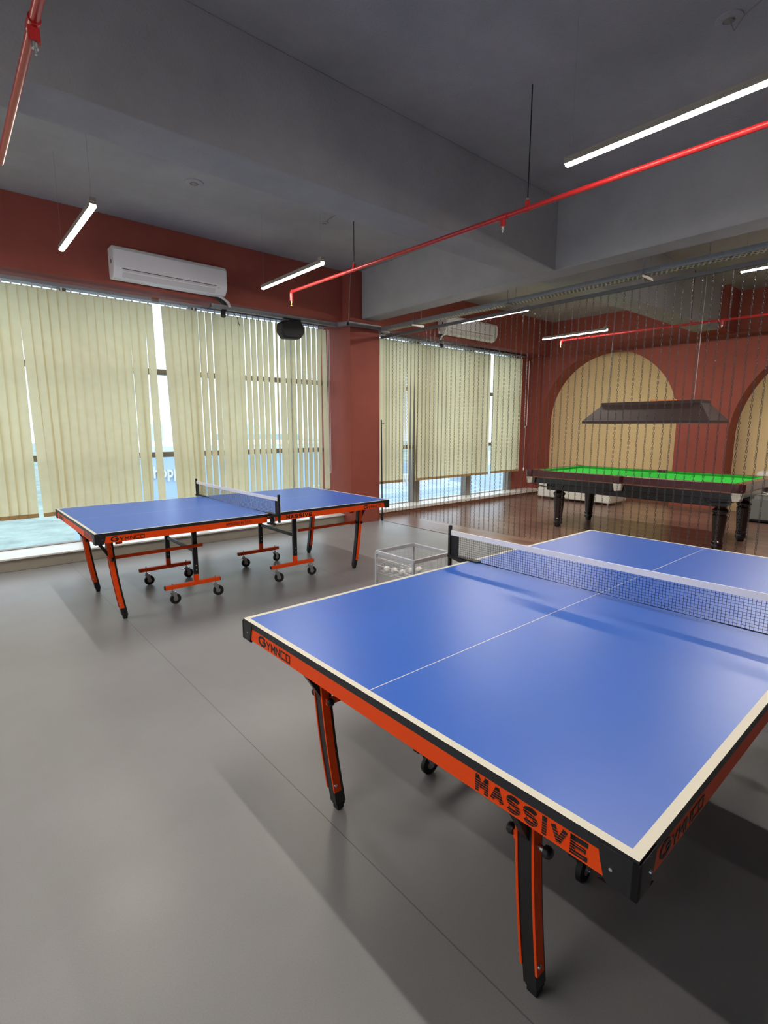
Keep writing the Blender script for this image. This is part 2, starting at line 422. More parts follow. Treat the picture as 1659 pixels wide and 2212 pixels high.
blind('vertical_blind', 2.235, 4.62, ZT, .50, 17, 'cream vertical blind, vanes tilted half open, behind the black speaker',
      {0:(-34,-38,.06), 1:(-12,-16,.05), 2:(-8,-4,.045), 3:(14,18,.03), 8:(0,-12,.01), 9:(0,-20,0), 10:(5,-4,.0), 17:(80,68,.0), 18:(20,-10,.0), 26:(14,0,.03)}, jit=2, open_=9)
bl = bpy.data.objects['vertical_blind.001']
b = MB(); b.tube([(4.585,6.60,2.93),(4.585,6.60,.86),(4.592,6.60,.80),(4.605,6.60,.80),(4.612,6.60,.86),(4.612,6.60,2.93)],.0045,M['white'],n=6)
o=b.build('pull_cord', parent=bl, smooth=60); o.location=-Vector(bl.location)
b2 = blind('vertical_blind', 5.42, 8.62, ZT, .545, -6, 'cream vertical blind behind the hanging chains, wide one beside the red pillar',
      {9:(5,52,.01),10:(0,40,0),11:(0,48,0),12:(-10,58,.01)}, jit=9)
b3 = blind('vertical_blind', 8.72, 9.72, ZT, .555, -6, 'narrow cream vertical blind nearest the red corner by the arches', jit=9)
# cord of the last blind: white bead loop
b = MB(); pts=[]
for i in range(25):
    t=i/24; pts.append((9.80+.0*t, 6.66+.0, 2.9-1.35*t))
pts += [(9.80+.03*math.sin(PI*k/8)*0, 6.66-.02+.0, 1.53-.05*math.sin(PI*k/8)) for k in range(1,8)]
pts += [(9.80, 6.60, 1.55+1.35*i/24) for i in range(25)]
b.tube(pts,.005,M['white'],n=5)
O = b3.location; o=b.build('pull_cord', parent=b3, smooth=40); o.location=-Vector(O)
b = MB(); b.tube([(9.80,6.63,1.5),(9.80,6.63,.62)],.002,M['white'],n=5); b.lathe([(.004,0),(.014,.012),(.014,.06),(.004,.08)],M['white'],10,Matrix.Translation((9.80,6.63,.56)))
o=b.build('cord_weight', parent=b3, smooth=40); o.location=-Vector(O)

# ------------------------------------------------------------------ cable trays and chain rail
def perforated_tray():
    root = empty('cable_tray', (5.36,1.2,2.95), label='long perforated galvanised cable tray hanging above the row of chains', cat='cable tray')
    b = MB(); y0,y1=-7.0,6.2; x0,x1=5.30,5.43
    # flanges
    b.box(x0-.002,x0,y0,y1,2.95,2.998,M['galv']); b.box(x1,x1+.002,y0,y1,2.95,2.998,M['galv'])
    b.box(x0,x0+.012,y0,y1,2.948,2.950,M['galv']); b.box(x1-.012,x1,y0,y1,2.948,2.950,M['galv'])
    # slotted floor of the tray: diagonal bars leave diamond holes
    n=int((y1-y0)/.045)
    for i in range(n):
        y=y0+i*.045
        b.bar((x0+.01,y,2.949),(x1-.01,y+.05,2.949),.016,.002,M['trayfloor_lit'])
        if y>.0: b.bar((x0+.01,y+.05,2.9485),(x1-.01,y,2.9485),.010,.002,M['trayfloor_lit'])
    o=b.build('tray', parent=root); o.location=-Vector(root.location)
    for y in (-2.4,-.8,.8,2.35,3.9,5.5):
        s=MB(); s.box(5.24,5.49,y-.02,y+.02,2.915,2.945,M['alu']); o=s.build('support_bracket', parent=root, bevel=.002); o.location=-Vector(root.location)
        for x in (5.285,5.445):
            s=MB(); s.tube([(x,y,2.90),(x,y,ZB if x<5.27 else ZC)],.004,M['galv'],n=6); s.lathe([(.009,-.006),(.009,.006)],M['galv'],6,Matrix.Translation((x,y,2.91)))
            o=s.build('hanger_rod', parent=root); o.location=-Vector(root.location)
perforated_tray()
def wall_tray():
    root = empty('cable_tray', (4.0,6.4,2.98), label='grey steel cable tray running over the left blinds and around the red pillar', cat='cable tray')
    L=-Vector(root.location)
    b = MB()
    def seg(a, c, z0=2.955, m=M['galv'], wd=.07):
        a=Vector(a); c=Vector(c); d=(c-a).normalized(); n=Vector((d.y,-d.x,0))*wd/2
        b.bar((a.x,a.y,z0),(c.x,c.y,z0),wd,.003,m)
        for sg in (-1,1):
            b.bar((a.x+n.x*sg,a.y+n.y*sg,z0+.022),(c.x+n.x*sg,c.y+n.y*sg,z0+.022),.003,.045,m)
    seg((2.74,6.44,0),(4.62,6.44,0)); 
    b2_=b; o=b.build('tray', parent=root); o.location=L
    b = MB(); globals()['_b']=b
    def seg2(a,c,z0):
        a=Vector(a); c=Vector(c); d=(c-a).normalized(); n=Vector((d.y,-d.x,0))*.03
        b.bar((a.x,a.y,z0),(c.x,c.y,z0),.06,.003,M['galv'])
        for sg in (-1,1): b.bar((a.x+n.x*sg,a.y+n.y*sg,z0+.025),(c.x+n.x*sg,c.y+n.y*sg,z0+.025),.003,.05,M['galv'])
    seg2((4.66,6.44,0),(4.72,6.27,0),2.965); seg2((4.72,6.27,0),(5.30,6.24,0),2.965)
    o=b.build('corner_tray', parent=root); o.location=L
    s=MB(); s.tube([(4.72,6.27,2.99),(4.73,6.2,ZC)],.003,M['galv'],n=6); o=s.build('hanger_wire', parent=root); o.location=L
    s=MB(); s.box(5.30,5.46,6.2,6.28,2.93,2.96,M['galv']); o=s.build('bracket', parent=root); o.location=L
wall_tray()
b = MB(); b.box(5.385,5.42,-3.8,6.33,2.855,2.89,M['railgrey'])
rail = tag(b.build('chain_rail', bevel=.002), 'square dark metal rail from which the row of chains hangs', 'rail')
b = MB(); b.box(5.43,9.3,6.33,6.37,2.93,2.965,M['black'])
tag(b.build('wall_rail', bevel=.002), 'dark horizontal metal bar along the top of the blinds behind the chains', 'rail')

# one chain: interlocked links, shared mesh
def chain_mesh():
    b = MB(); L=.031; W=.0180; r=.0021; pitch=.0245
    def link(z, rot):
        pts=[]; hw=W/2-r; hl=L/2-W/2
        for i in range(5):
            a=PI*i/4; pts.append((hw*math.cos(a), 0, hl+hw*math.sin(a)))
        for i in range(5):
            a=PI+PI*i/4; pts.append((hw*math.cos(a), 0, -hl+hw*math.sin(a)))
        c,s=math.cos(rot),math.sin(rot)
        return [(p[0]*c, p[0]*s, p[2]+z) for p in pts]
    n=int((2.855-.14)/pitch)
    for k in range(n):
        b.tube(link(-L/2-k*pitch, (PI/2 if k%2 else 0)+.35), r, M['chain'], n=4, closed=True)
    return b
ch = chain_mesh().build('chain', smooth=60)
chs=[ch]
for i in range(1,64):
    c = ch.copy(); C.objects.link(c); chs.append(c)
for i,c in enumerate(chs):
    c.location = (5.4025+random.uniform(-.002,.002), 6.215-i*.0793+random.uniform(-.004,.004), 2.857)
    c.rotation_euler=(0,0,random.uniform(-.8,.8))
    tag(c, 'thin dark metal chain hanging to the floor in the long row of chains', 'chain', 'chains hanging from the dark rail')

# ------------------------------------------------------------------ lamps
def tube_lamp(x, y0, y1, z, mt, label, group=None, wires=True):
    root = empty('tube_light', (x,(y0+y1)/2,z), label=label, cat='light', group=group)
    L=-Vector(root.location); w=.022
    h=MB(); h.box(x-.023,x+.023,y0,y1,z+.006,z+.022,M['alu']); h.box(x-.023,x-.0212,y0,y1,z-.013,z+.006,M['alu']); h.box(x+.0212,x+.023,y0,y1,z-.013,z+.006,M['alu']); o=h.build('housing', parent=root, bevel=.002); o.location=L
    d=MB(); pr=[(x-.0205,z+.005),(x-.0205,z-.0135),(x-.015,z-.0205),(x,z-.0225),(x+.015,z-.0205),(x+.0205,z-.0135),(x+.0205,z+.005)]
    vs=[(px,y0+.004,pz) for px,pz in pr]+[(px,y1-.004,pz) for px,pz in pr]; n=len(pr)
    d.add(vs,[tuple(range(n)),tuple(range(n,2*n))[::-1]]+[(i,i+n,(i+1)%n+n,(i+1)%n) for i in range(n)],mt)
    o=d.build('diffuser', parent=root); o.location=L
    for yy in (y0+.03,y1-.03):
        if wires:
            s=MB(); s.tube([(x,yy,z+.022),(x,yy,ZC)],.0008,M['galv'],n=5); o=s.build('hanging_wire', parent=root); o.location=L
    s=MB(); s.box(x-.022,x+.022,y0-.004,y0+.05,z+.022,z+.05,M['alu']); o=s.build('driver_box', parent=root, bevel=.002); o.location=L
    return root
tube_lamp(1.0, 4.25, 5.42, 3.02, M['lamp'], 'short glowing warm tube light left of the air conditioner')
tube_lamp(2.91, 4.25, 5.42, 3.02, M['lamp'], 'warm tube light between the air conditioner and the red pipe end')
tube_lamp(2.95, .62, 1.80, 3.02, M['lamp'], 'largest nearest warm tube light at the top right of the room')
tube_lamp(1.0, .60, 1.78, 3.02, M['lamp'], 'warm tube light above the near end of the nearer table')
for _x in (-.95,-2.9):  # out-of-view tubes added along the lamp grid for more room light
    for _y in (.6,4.25): tube_lamp(_x,_y,_y+1.17,3.02,M['lamp'],'unseen warm tube light added farther left to brighten the room','added tube lights over the left part of the floor')
tube_lamp(6.0, 4.10, 5.22, 3.02, M['lampcool'], 'tube light hanging in front of the farther air conditioner')
tube_lamp(8.15, 4.10, 5.24, 3.02, M['lampcool'], 'farthest tube light above the short red pipe by the first arch')
tube_lamp(6.15, .62, 1.78, 3.02, M['lampcool'], 'tube light at the right edge behind the cable tray')
tube_lamp(8.15, .62, 1.78, 3.02, M['lampcool'], 'tube light farther right over the pool table end')

# ------------------------------------------------------------------ pipes
def pipe_run(a, b_, r, label, tees, clamps, end=True, elbow_dn=.10, ztop=ZC):
    root = empty('sprinkler_pipe', a, label=label, cat='pipe'); L=-Vector(a)
    A=Vector(a); B=Vector(b_); d=(B-A).normalized()
    p=MB(); p.tube([A,B],r,M['pipe'],n=14); o=p.build('pipe', parent=root, smooth=50); o.location=L
    if end:
        e=MB(); q=[A+d*.03, A, A+Vector((0,0,-.012))-d*.012, A-d*.018+Vector((0,0,-.04)), A-d*.018+Vector((0,0,-elbow_dn))]
        e.tube(q,r*1.25,M['pipe'],n=14); e.tube([q[-1],q[-1]+Vector((0,0,-.02))],r*.5,M['brass'],n=8); e.tube([q[-1]+Vector((0,0,-.02)),q[-1]+Vector((0,0,-.045))],.004,M['brass'],n=6)
        e.lathe([(.014,0),(.014,.003)],M['brass'],10,Matrix.Translation(q[-1]+Vector((0,0,-.048))))
        o=e.build('elbow', parent=root, smooth=50); o.location=L
    for t in tees:
        P=A+(B-A)*t; e=MB(); e.tube([P-d*.035,P+d*.035],r*1.3,M['pipe'],n=14); e.tube([P,P+Vector((0,0,-.065))],r*1.2,M['pipe'],n=14)
        e.tube([P+Vector((0,0,-.06)),P+Vector((0,0,-.085))],r*.7,M['zinc'],n=10); e.tube([P+Vector((0,0,-.085)),P+Vector((0,0,-.105))],.005,M['zinc'],n=6)
        o=e.build('sprinkler_tee', parent=root, smooth=50); o.location=L
    for t in clamps:
        P=A+(B-A)*t; e=MB(); e.tube([P-d*.013,P+d*.013],r*1.22,M['pipe'],n=14); e.box(P.x-.012,P.x+.012,P.y-.01,P.y+.01,P.z+r,P.z+r+.035,M['pipe'])
        e.tube([P+Vector((0,0,r+.03)),Vector((P.x,P.y,ztop))],.004,M['black'],n=6); e.lathe([(.01,-.005),(.01,.005)],M['zinc'],6,Matrix.Translation(P+Vector((0,0,r+.045))))
        o=e.build('pipe_clamp', parent=root, smooth=50); o.location=L
pipe_run((3.20,5.28,3.0),(3.42,-3.0,3.0),.0165,'long red sprinkler pipe running from near the pillar to the top right',[.338],[.132,.362,.62])
pipe_run((.452,3.9,3.0),(.415,-3.0,3.0),.0175,'red sprinkler pipe at the upper left corner',[.197],[.4],end=False)
pipe_run((8.56,5.12,3.02),(9.0,-3.0,3.02),.018,'short looking red pipe under the farthest tube light',[.3],[.25],elbow_dn=.07)

# ceiling roses, hooks
def rose(x,y,r,label,wire=None):
    b=MB(); b.lathe([(r,0),(r*.98,-.006),(r*.55,-.012),(r*.45,-.012),(r*.42,-.004),(.001,-.004)],M['ceil'],28,Matrix.Translation((x,y,ZC)))
    b.lathe([(r*.4,-.003),(r*.3,-.014),(.001,-.016)],M['alu'],20,Matrix.Translation((x,y,ZC)))
    o=b.build('ceiling_rose', smooth=40); tag(o,label,'ceiling fitting')
    if wire:
        w=MB(); w.tube([(x+p[0],y+p[1],ZC-.004-p[2]) for p in wire],.0025,M['alu'],n=5); w.build('loose_wire', parent=o)
rose(2.1,5.17,.085,'round flat ceiling outlet above the nearer air conditioner')
rose(3.57,5.17,.05,'small round ceiling outlet with a loose wire above the far warm tube light',[(0,0,0),(-.02,-.1,.004),(-.04,-.32,.004)])
rose(3.63,1.24,.07,'round ceiling outlet with a loose wire at the top right',[(0,0,0),(.0,-.03,.07),(-.02,-.08,.03),(-.05,-.2,.004)])

# ------------------------------------------------------------------ air conditioners
def air_con(x0,x1,z0,z1,label,pipe_right=True):
    root = empty('air_conditioner', ((x0+x1)/2,6.52,z0), label=label, cat='air conditioner', group=None)
    L=-Vector(root.location); yb=6.52; H=z1-z0
    prof=[(yb,z0+.02),(yb-.09,z0),(yb-.15,z0+.012),(yb-.205,z0+.075),(yb-.215,z0+.12),(yb-.215,z1-.05),(yb-.19,z1-.012),(yb-.16,z1),(yb,z1)]
    b=MB(); n=len(prof); vs=[(x0,y,z) for y,z in prof]+[(x1,y,z) for y,z in prof]
    b.add(vs,[tuple(range(n))[::-1],tuple(range(n,2*n))]+[(i,(i+1)%n,(i+1)%n+n,i+n) for i in range(n)],M['white'])
    o=b.build('body', parent=root, bevel=.012, smooth=30, seg=3); o.location=L
    p=MB(); p.box(x0+.012,x1-.012,yb-.2225,yb-.212,z0+.115,z1-.045,M['white']); o=p.build('front_panel', parent=root, bevel=.004); o.location=L
    # outlet flap
    f=MB(); q=[(yb-.212,z0+.095),(yb-.165,z0+.022)]
    f.add([(x0+.09,q[0][0]-.004,q[0][1]),(x1-.15,q[0][0]-.004,q[0][1]),(x1-.15,q[1][0]-.006,q[1][1]),(x0+.09,q[1][0]-.006,q[1][1]),
           (x0+.09,q[0][0]+.003,q[0][1]),(x1-.15,q[0][0]+.003,q[0][1]),(x1-.15,q[1][0]+.002,q[1][1]),(x0+.09,q[1][0]+.002,q[1][1])],
          [(0,3,2,1),(4,5,6,7),(0,1,5,4),(1,2,6,5),(2,3,7,6),(3,0,4,7)],M['acgrey']); o=f.build('flap', parent=root); o.location=L
    s=MB(); s.box(x0+.08,x1-.14,yb-.2165,yb-.2085,z0+.098,z0+.103,M['black']); o=s.build('flap_slot', parent=root); o.location=L
    e=MB(); e.box(x0-.002,x0+.004,yb-.13,yb-.105,z0+.16,z0+.2,M['black']); o=e.build('side_latch', parent=root); o.location=L
    e=MB(); e.box(x1-.12,x1-.1,yb-.214,yb-.2,z0+.075,z0+.09,M['acgrey']); o=e.build('indicator', parent=root); o.location=L
    xs = x1 if pipe_right else x0; sg = 1 if pipe_right else -1
    h=MB(); h.tube([(xs-.10*sg,6.40,z0+.02),(xs-.02*sg,6.39,z0-.015),(xs+.04*sg,6.39,z0-.055),(xs+.058*sg,6.39,z0-.105)],.016,M['cream_label'],n=10)
    o=h.build('drain_hose', parent=root, smooth=50); o.location=L
    h=MB(); h.tube([(xs-.09*sg,6.46,z0+.02),(xs+.0*sg,6.45,z0-.04),(xs+.02*sg,6.44,z0-.11),(xs-.01*sg,6.44,z0-.16),(xs-.02*sg,6.42,z0-.22)],.03,M['blackplastic'],n=10)
    o=h.build('refrigerant_pipe', parent=root, smooth=50); o.location=L
air_con(1.64,2.91,3.085,3.42,'white wall air conditioner above the left window blinds')
air_con(6.86,8.28,3.1,3.42,'white wall air conditioner behind the chains above the far window',False)

# speaker
def speaker():
    root=empty('loudspeaker',(3.76,6.28,2.79),label='black loudspeaker hanging from the cable tray over the left window',cat='speaker')
    W,H,D=.19,.115,.12
    poly=[(-W,-.02),(-W*.72,-H),(W*.55,-H*1.12),(W*.95,-H*.55),(W,.01),(W*.8,H*.95),(W*.3,H),(-W*.45,H),(-W*.88,H*.75)]
    T=Matrix.Rotation(-.12,4,'Y')@Matrix(((1,0,0,0),(0,0,-1,0),(0,1,0,0),(0,0,0,1)))
    b=MB(); b.prism(poly,-D/2,D/2,M['blackplastic'],T); b.build('cabinet',parent=root,bevel=.022,smooth=40,seg=4)
    g=MB(); g.prism([(x*.86,y*.84) for x,y in poly],D/2,D/2+.008,M['black'],T); g.build('grille',parent=root,bevel=.004)
    k=MB(); k.box(-.10,.16,-.02,.02,.125,.145,M['black']); k.tube([(0,0,.08),(0,0,.13)],.012,M['black']); k.build('bracket',parent=root)
speaker()
b=MB(); b.tube([(3.0,6.40,2.945),(3.02,6.38,2.90),(3.06,6.38,2.86),(3.07,6.38,2.80),(3.09,6.38,2.77)],.004,M['blackplastic'],n=6)
tag(b.build('loose_cable',smooth=50),'short loose cable end hanging from the tray beside the speaker','cable')
# black rod beside the pillar
b=MB(); b.tube([(5.385,6.305,1.62),(5.40,6.30,.12)],.010,M['black'],n=8); b.box(5.375,5.44,6.295,6.31,1.55,1.562,M['black']); b.lathe([(.018,0),(.018,.12)],M['black'],10,Matrix.Translation((5.4,6.3,0)))
tag(b.build('floor_rod',smooth=50),'thin black upright rod against the right edge of the red pillar','rod')

# ------------------------------------------------------------------ table tennis tables
HL,HW,TZ=1.37,.7625,.76
def make_table():
    root=empty('table_tennis_table')
    # halves of the top
    for sg in (-1,1):
        b=MB(); xa,xb=(-HL,-.003) if sg<0 else (.003,HL)
        zt=TZ; zb=TZ-.024
        xs=[xa, xa+.02, xb] if sg<0 else [xa, xb-.02, xb]
        ys=[-HW,-HW+.02,-.0015,.0015,HW-.02,HW]
        for i in range(2):
            border_x = (i==0) if sg<0 else (i==1)
            for j in range(5):
                white = border_x or j in (0,2,4)
                b.add([(xs[i],ys[j],zt),(xs[i+1],ys[j],zt),(xs[i+1],ys[j+1],zt),(xs[i],ys[j+1],zt)],[(0,1,2,3)],M['line'] if white else M['blue'])
        b.add([(xa,-HW,zt),(xb,-HW,zt),(xb,HW,zt),(xa,HW,zt),(xa,-HW,zb),(xb,-HW,zb),(xb,HW,zb),(xa,HW,zb)],
              [(4,7,6,5),(0,4,5,1),(1,5,6,2),(2,6,7,3),(3,7,4,0)],M['edge'])
        b.build('tabletop',parent=root)
        # apron of this half: long sides and end
        a=MB(); z1=TZ-.024; z0=TZ-.074; e=.002
        xi=-sg*-.03
        if sg<0: X0,X1=-HL+e,-.035
        else: X0,X1=.035,HL-e
        for s2 in (-1,1):
            y=s2*(HW-e); a.box(X0,X1,min(y,y-s2*.02),max(y,y-s2*.02),z0,z1,M['orange'])
        xe = X0 if sg<0 else X1
        a.box(min(xe,xe-sg*.02),max(xe,xe-sg*.02),-HW+.022,HW-.022,z0,z1,M['orange'])
        a.build('apron',parent=root)
        # lettering on the long sides
        for s2 in (-1,1):
            w=MB(); y=s2*(HW-e+.0004)
            T=lambda xo,zo: face_T((xo,y,zo),(1,0,0) if s2<0 else (-1,0,0))
            def put(txt,xl,wd,h,bold,zo=None,G=False):
                # xl = left end as read by someone facing this side
                zo = zo if zo is not None else z0+(.05-h)/2
                xo = xl if s2<0 else -xl
                w=MB(); vs,fs=(text_geo(txt,h,wd,bold) if ' ' in txt else block_geo(txt,h,wd,bold)); w.add(vs,fs,M['black'],T(xo,zo)); w.build('lettering',parent=root)
            zz=z0+.006
            if (sg<0)==(s2<0):
                put('G',-HL+.10,.055,.038,.22,zz); put('YMNCO',-HL+.158,.172,.029,.17,zz); 
                put('APPROVED BY T.T.F.I',-.41,.23,.024,.008,z0+.013)
            else:
                put('MASSIVE',.155,.27,.036,.24,z0+.007)
                put('G',HL-.335,.055,.038,.22,zz); put('YMNCO',HL-.277,.172,.029,.17,zz)
        # lettering on the short end
        w=MB(); xe2=sg*(HL-e+.0004); right=(0,-1,0) if sg<0 else (0,1,0)
        T2=lambda yo,zo: face_T((xe2,yo,zo),right)
        yl=lambda q: (HW-q) if sg<0 else (-HW+q)
        vs,fs=block_geo('G',.041,.058,.22); w.add(vs,fs,M['black'],T2(yl(.122),z0+.004))
        w.build('lettering',parent=root); w=MB()
        vs,fs=block_geo('YMNCO',.031,.168,.17); w.add(vs,fs,M['black'],T2(yl(.183),z0+.007))
        w.build('lettering',parent=root); w=MB()
        vs,fs=block_geo('MASSIVE',.040,.268,.25); w.add(vs,fs,M['black'],T2(yl(1.165),z0+.005))
        w.build('lettering',parent=root)
        w=MB()
        T3=face_T((xe2+sg*.001,yl(1.165),z0+.005),right)
        for q in range(5):
            w.box(-.002,.262,.005+q*.0058,.0056+q*.0058,-.0002,.0002,M['orange'],T3)
        w.build('lettering_stripe',parent=root)
    # corner caps
    for sx in (-1,1):
        for sy in (-1,1):
            b=MB(); zt=TZ-.003; zb=TZ-.080; o_=.003
            P=[(0,0),(.062,0),(.062,-.0)]
            # plate along the long side
            def plate(axis):
                L=.075; pts=[(0,zt-.004),(L,zt-.004),(L-.004,zt-.03),(L-.014,zb+.008),(L-.022,zb),(0,zb)]
                vs=[]
                for d in (0,.012):
                    for (l,z) in pts:
                        if axis=='x': vs.append((sx*(HL+o_-l), sy*(HW+o_-d), z))
                        else: vs.append((sx*(HL+o_-d), sy*(HW+o_-l), z))
                n=len(pts); fs=[tuple(range(n)),tuple(range(n,2*n))[::-1]]+[(i,i+n,(i+1)%n+n,(i+1)%n) for i in range(n)]
                b.add(vs,fs,M['blackplastic'])
            plate('x'); plate('y')
            b.add([(sx*(HL+o_),sy*(HW+o_),zb),(sx*(HL-.07),sy*(HW+o_),zb),(sx*(HL+o_),sy*(HW-.07),zb)],[(0,1,2)],M['blackplastic'])
            c=b.build('corner_cap',parent=root)
            bm=bmesh.new(); bm.from_mesh(c.data); bmesh.ops.recalc_face_normals(bm,faces=bm.faces); bm.to_mesh(c.data); bm.free()
            q=MB(); q.lathe([(.004,0),(.0035,.003)],M['chrome'],10,Matrix.Translation((sx*(HL-.045),sy*(HW+o_),TZ-.045))@Matrix.Rotation(-sy*PI/2,4,'X'))
            q.lathe([(.004,0),(.0035,.003)],M['chrome'],10,Matrix.Translation((sx*(HL+o_),sy*(HW-.045),TZ-.045))@Matrix.Rotation(sx*PI/2,4,'Y'))
            q.build('bolt',parent=c)
    # bowed legs
    def inset(z): return .222-.075*(z/.7)**1.3+.03*math.sin(PI*min(z/.7,1))*-.6
    for sx in (-1,1):
        for sy in (-1,1):
            yc=sy*.45; b=MB(); K=14
            def strip(o0,o1,y0,y1,za,zb,m):
                vs=[];fs=[]
                for k in range(K+1):
                    z=za+(zb-za)*k/K; x=HL-inset(z)
                    for (xx,yy) in ((x+o0,y0),(x+o1,y0),(x+o1,y1),(x+o0,y1)): vs.append((sx*xx,yy,z))
                for k in range(K):
                    for j in range(4):
                        a=k*4+j; c=k*4+(j+1)%4; fs.append((a,c,c+4,a+4) if sx>0 else (a,a+4,c+4,c))
                fs.append((0,3,2,1) if sx>0 else (0,1,2,3)); e=K*4; fs.append((e,e+1,e+2,e+3) if sx>0 else (e,e+3,e+2,e+1))
                b.add(vs,fs,m)
            strip(-.026,.018,yc-.020,yc+.020,.035,.69,M['black'])
            leg=b.build('leg',parent=root,smooth=30)
            b=MB(); strip(-.011,.021,yc-.027,yc-.020,.095,.69,M['orange']); strip(-.011,.021,yc+.020,yc+.027,.095,.69,M['orange'])
            b.build('leg_plate',parent=leg,smooth=30)
            f=MB(); xf=sx*(HL-.224); f.lathe([(.017,0),(.022,.006),(.022,.02),(.026,.022),(.026,.055)],M['rubber'],4,Matrix.Translation((xf,yc,0))@Matrix.Rotation(PI/4,4,'Z')); f.build('foot',parent=leg,bevel=.003)
            q=MB()
            for s3 in (-1,1):
                q.lathe([(.007,0),(.006,.004)],M['chrome'],8,Matrix.Translation((sx*(HL-inset(.13)+.012),yc+s3*.028,.13))@Matrix.Rotation(-s3*PI/2,4,'X'))
            q.build('bolt',parent=leg)
            # brace from leg to the end, with clamp and knob
            s=MB(); s.bar((sx*(HL-inset(.48)),yc-sy*.0,.50),(sx*(HL-.05),yc,.684),.022,.022,M['black']); s.build('brace',parent=root)
            s=MB(); xk=sx*(HL-inset(.5)); s.tube([(xk,yc-.045,.50),(xk,yc+.045,.50)],.008,M['chrome'],n=10)
            for s3 in (-1,1): s.lathe([(.004,0),(.014,.003),(.016,.012),(.013,.02),(.006,.024)],M['black'],10,Matrix.Translation((xk,yc+s3*.04,.50))@Matrix.Rotation(-s3*PI/2,4,'X'))
            s.build('clamp_knob',parent=root,smooth=40)
            s=MB(); x0=sx*(HL-.205)
            s.box(min(x0,x0-sx*.05),max(x0,x0-sx*.05),yc-sy*.03-.004,yc-sy*.03+.004,.60,.688,M['orange']); s.tube([(x0-sx*.02,yc-sy*.055,.63),(x0-sx*.02,yc+.0,.63)],.006,M['chrome'],n=8)
            s.build('hinge_bracket',parent=root)
            # orange link from the leg to the upright
            s=MB(); s.bar((sx*(HL-inset(.48)+.01),yc-sy*.035,.495),(sx*(.50-.02),yc-sy*.035,.495),.012,.026,M['orange']); s.build('link_bar',parent=root,bevel=.002)
    # uprights, wheel bars, casters
    def caster(b,x,y,dirx):
        a=dirx; R=.046
        T=Matrix.Translation((x,y,0))@Matrix.Rotation(a,4,'Z')
        tx=.022
        W=T@Matrix.Translation((tx,0,R))@Matrix.Rotation(PI/2,4,'X')
        b.lathe([(.02,-.011),(R-.006,-.012),(R,-.008),(R,.008),(R-.006,.012),(.02,.011)],M['rubber'],24,W)
        b.lathe([(.02,-.012),(.02,.012)],M['zinc'],16,W)
        for s in (-1,1):
            vs=[(-.018,s*.017,.108),(.026,s*.017,.108),(.034,s*.017,.05),(.018,s*.017,.04),(-.002,s*.017,.075)]
            vs2=[(p[0],p[1]+s*.002,p[2]) for p in vs]; n=5
            b.add(vs+vs2,[tuple(range(n)),tuple(range(n,2*n))[::-1]]+[(i,i+n,(i+1)%n+n,(i+1)%n) for i in range(n)],M['zinc'],T)
        b.box(-.022,.030,-.021,.021,.106,.110,M['zinc'],T)
        b.lathe([(.016,.110),(.016,.122)],M['zinc'],14,T)
        b.lathe([(.005,.12),(.005,.185)],M['zinc'],8,T)
        b.tube([T@Vector((tx,-.022,R)),T@Vector((tx,.022,R))],.005,M['zinc'],n=8)
        if random.random()<.5: b.box(-.055,-.015,-.012,.012,.095,.099,M['zinc'],T)
    for sx in (-1,1):
        for sy in (-1,1):
            xp=sx*.50 - .03; yp=sy*.36
            x0=xp-.27 if True else 0; x1=xp+.21
            b=MB(); b.box(x0,x1,yp-.0175,yp+.0175,.135,.168,M['orange']); b.box(xp-.02,xp+.02,yp-.014,yp+.014,.168,.24,M['orange'])
            fr=b.build('wheel_bar',parent=root,bevel=.002)
            e=MB(); e.box(x0-.004,x0,yp-.0165,yp+.0165,.136,.167,M['black']); e.box(x1,x1+.004,yp-.0165,yp+.0165,.136,.167,M['black']); e.build('end_plug',parent=fr)
            for xx in (x0+.06,x1-.04):
                cb=MB(); caster(cb,xx,yp,random.uniform(-.5,.5)); cb.build('caster',parent=fr,smooth=35)
            u=MB(); u.box(xp-.02,xp+.02,yp-.015,yp+.015,.23,.70,M['black']); up=u.build('upright',parent=root,bevel=.003)
            q=MB()
            for z in (.27,.31): q.lathe([(.006,0),(.005,.004)],M['chrome'],8,Matrix.Translation((xp,yp-.015,z))@Matrix.Rotation(PI/2,4,'X'))
            q.build('bolt',parent=up)
        c=MB(); xp=sx*.50-.03; c.bar((xp,-.345,.44),(xp,.345,.44),.018,.03,M['black']); c.build('cross_tube',parent=root,bevel=.002)
        c=MB(); c.bar((xp,-.6,.705),(xp,.6,.705),.03,.025,M['black']); c.build('under_rail',parent=root)
    return root

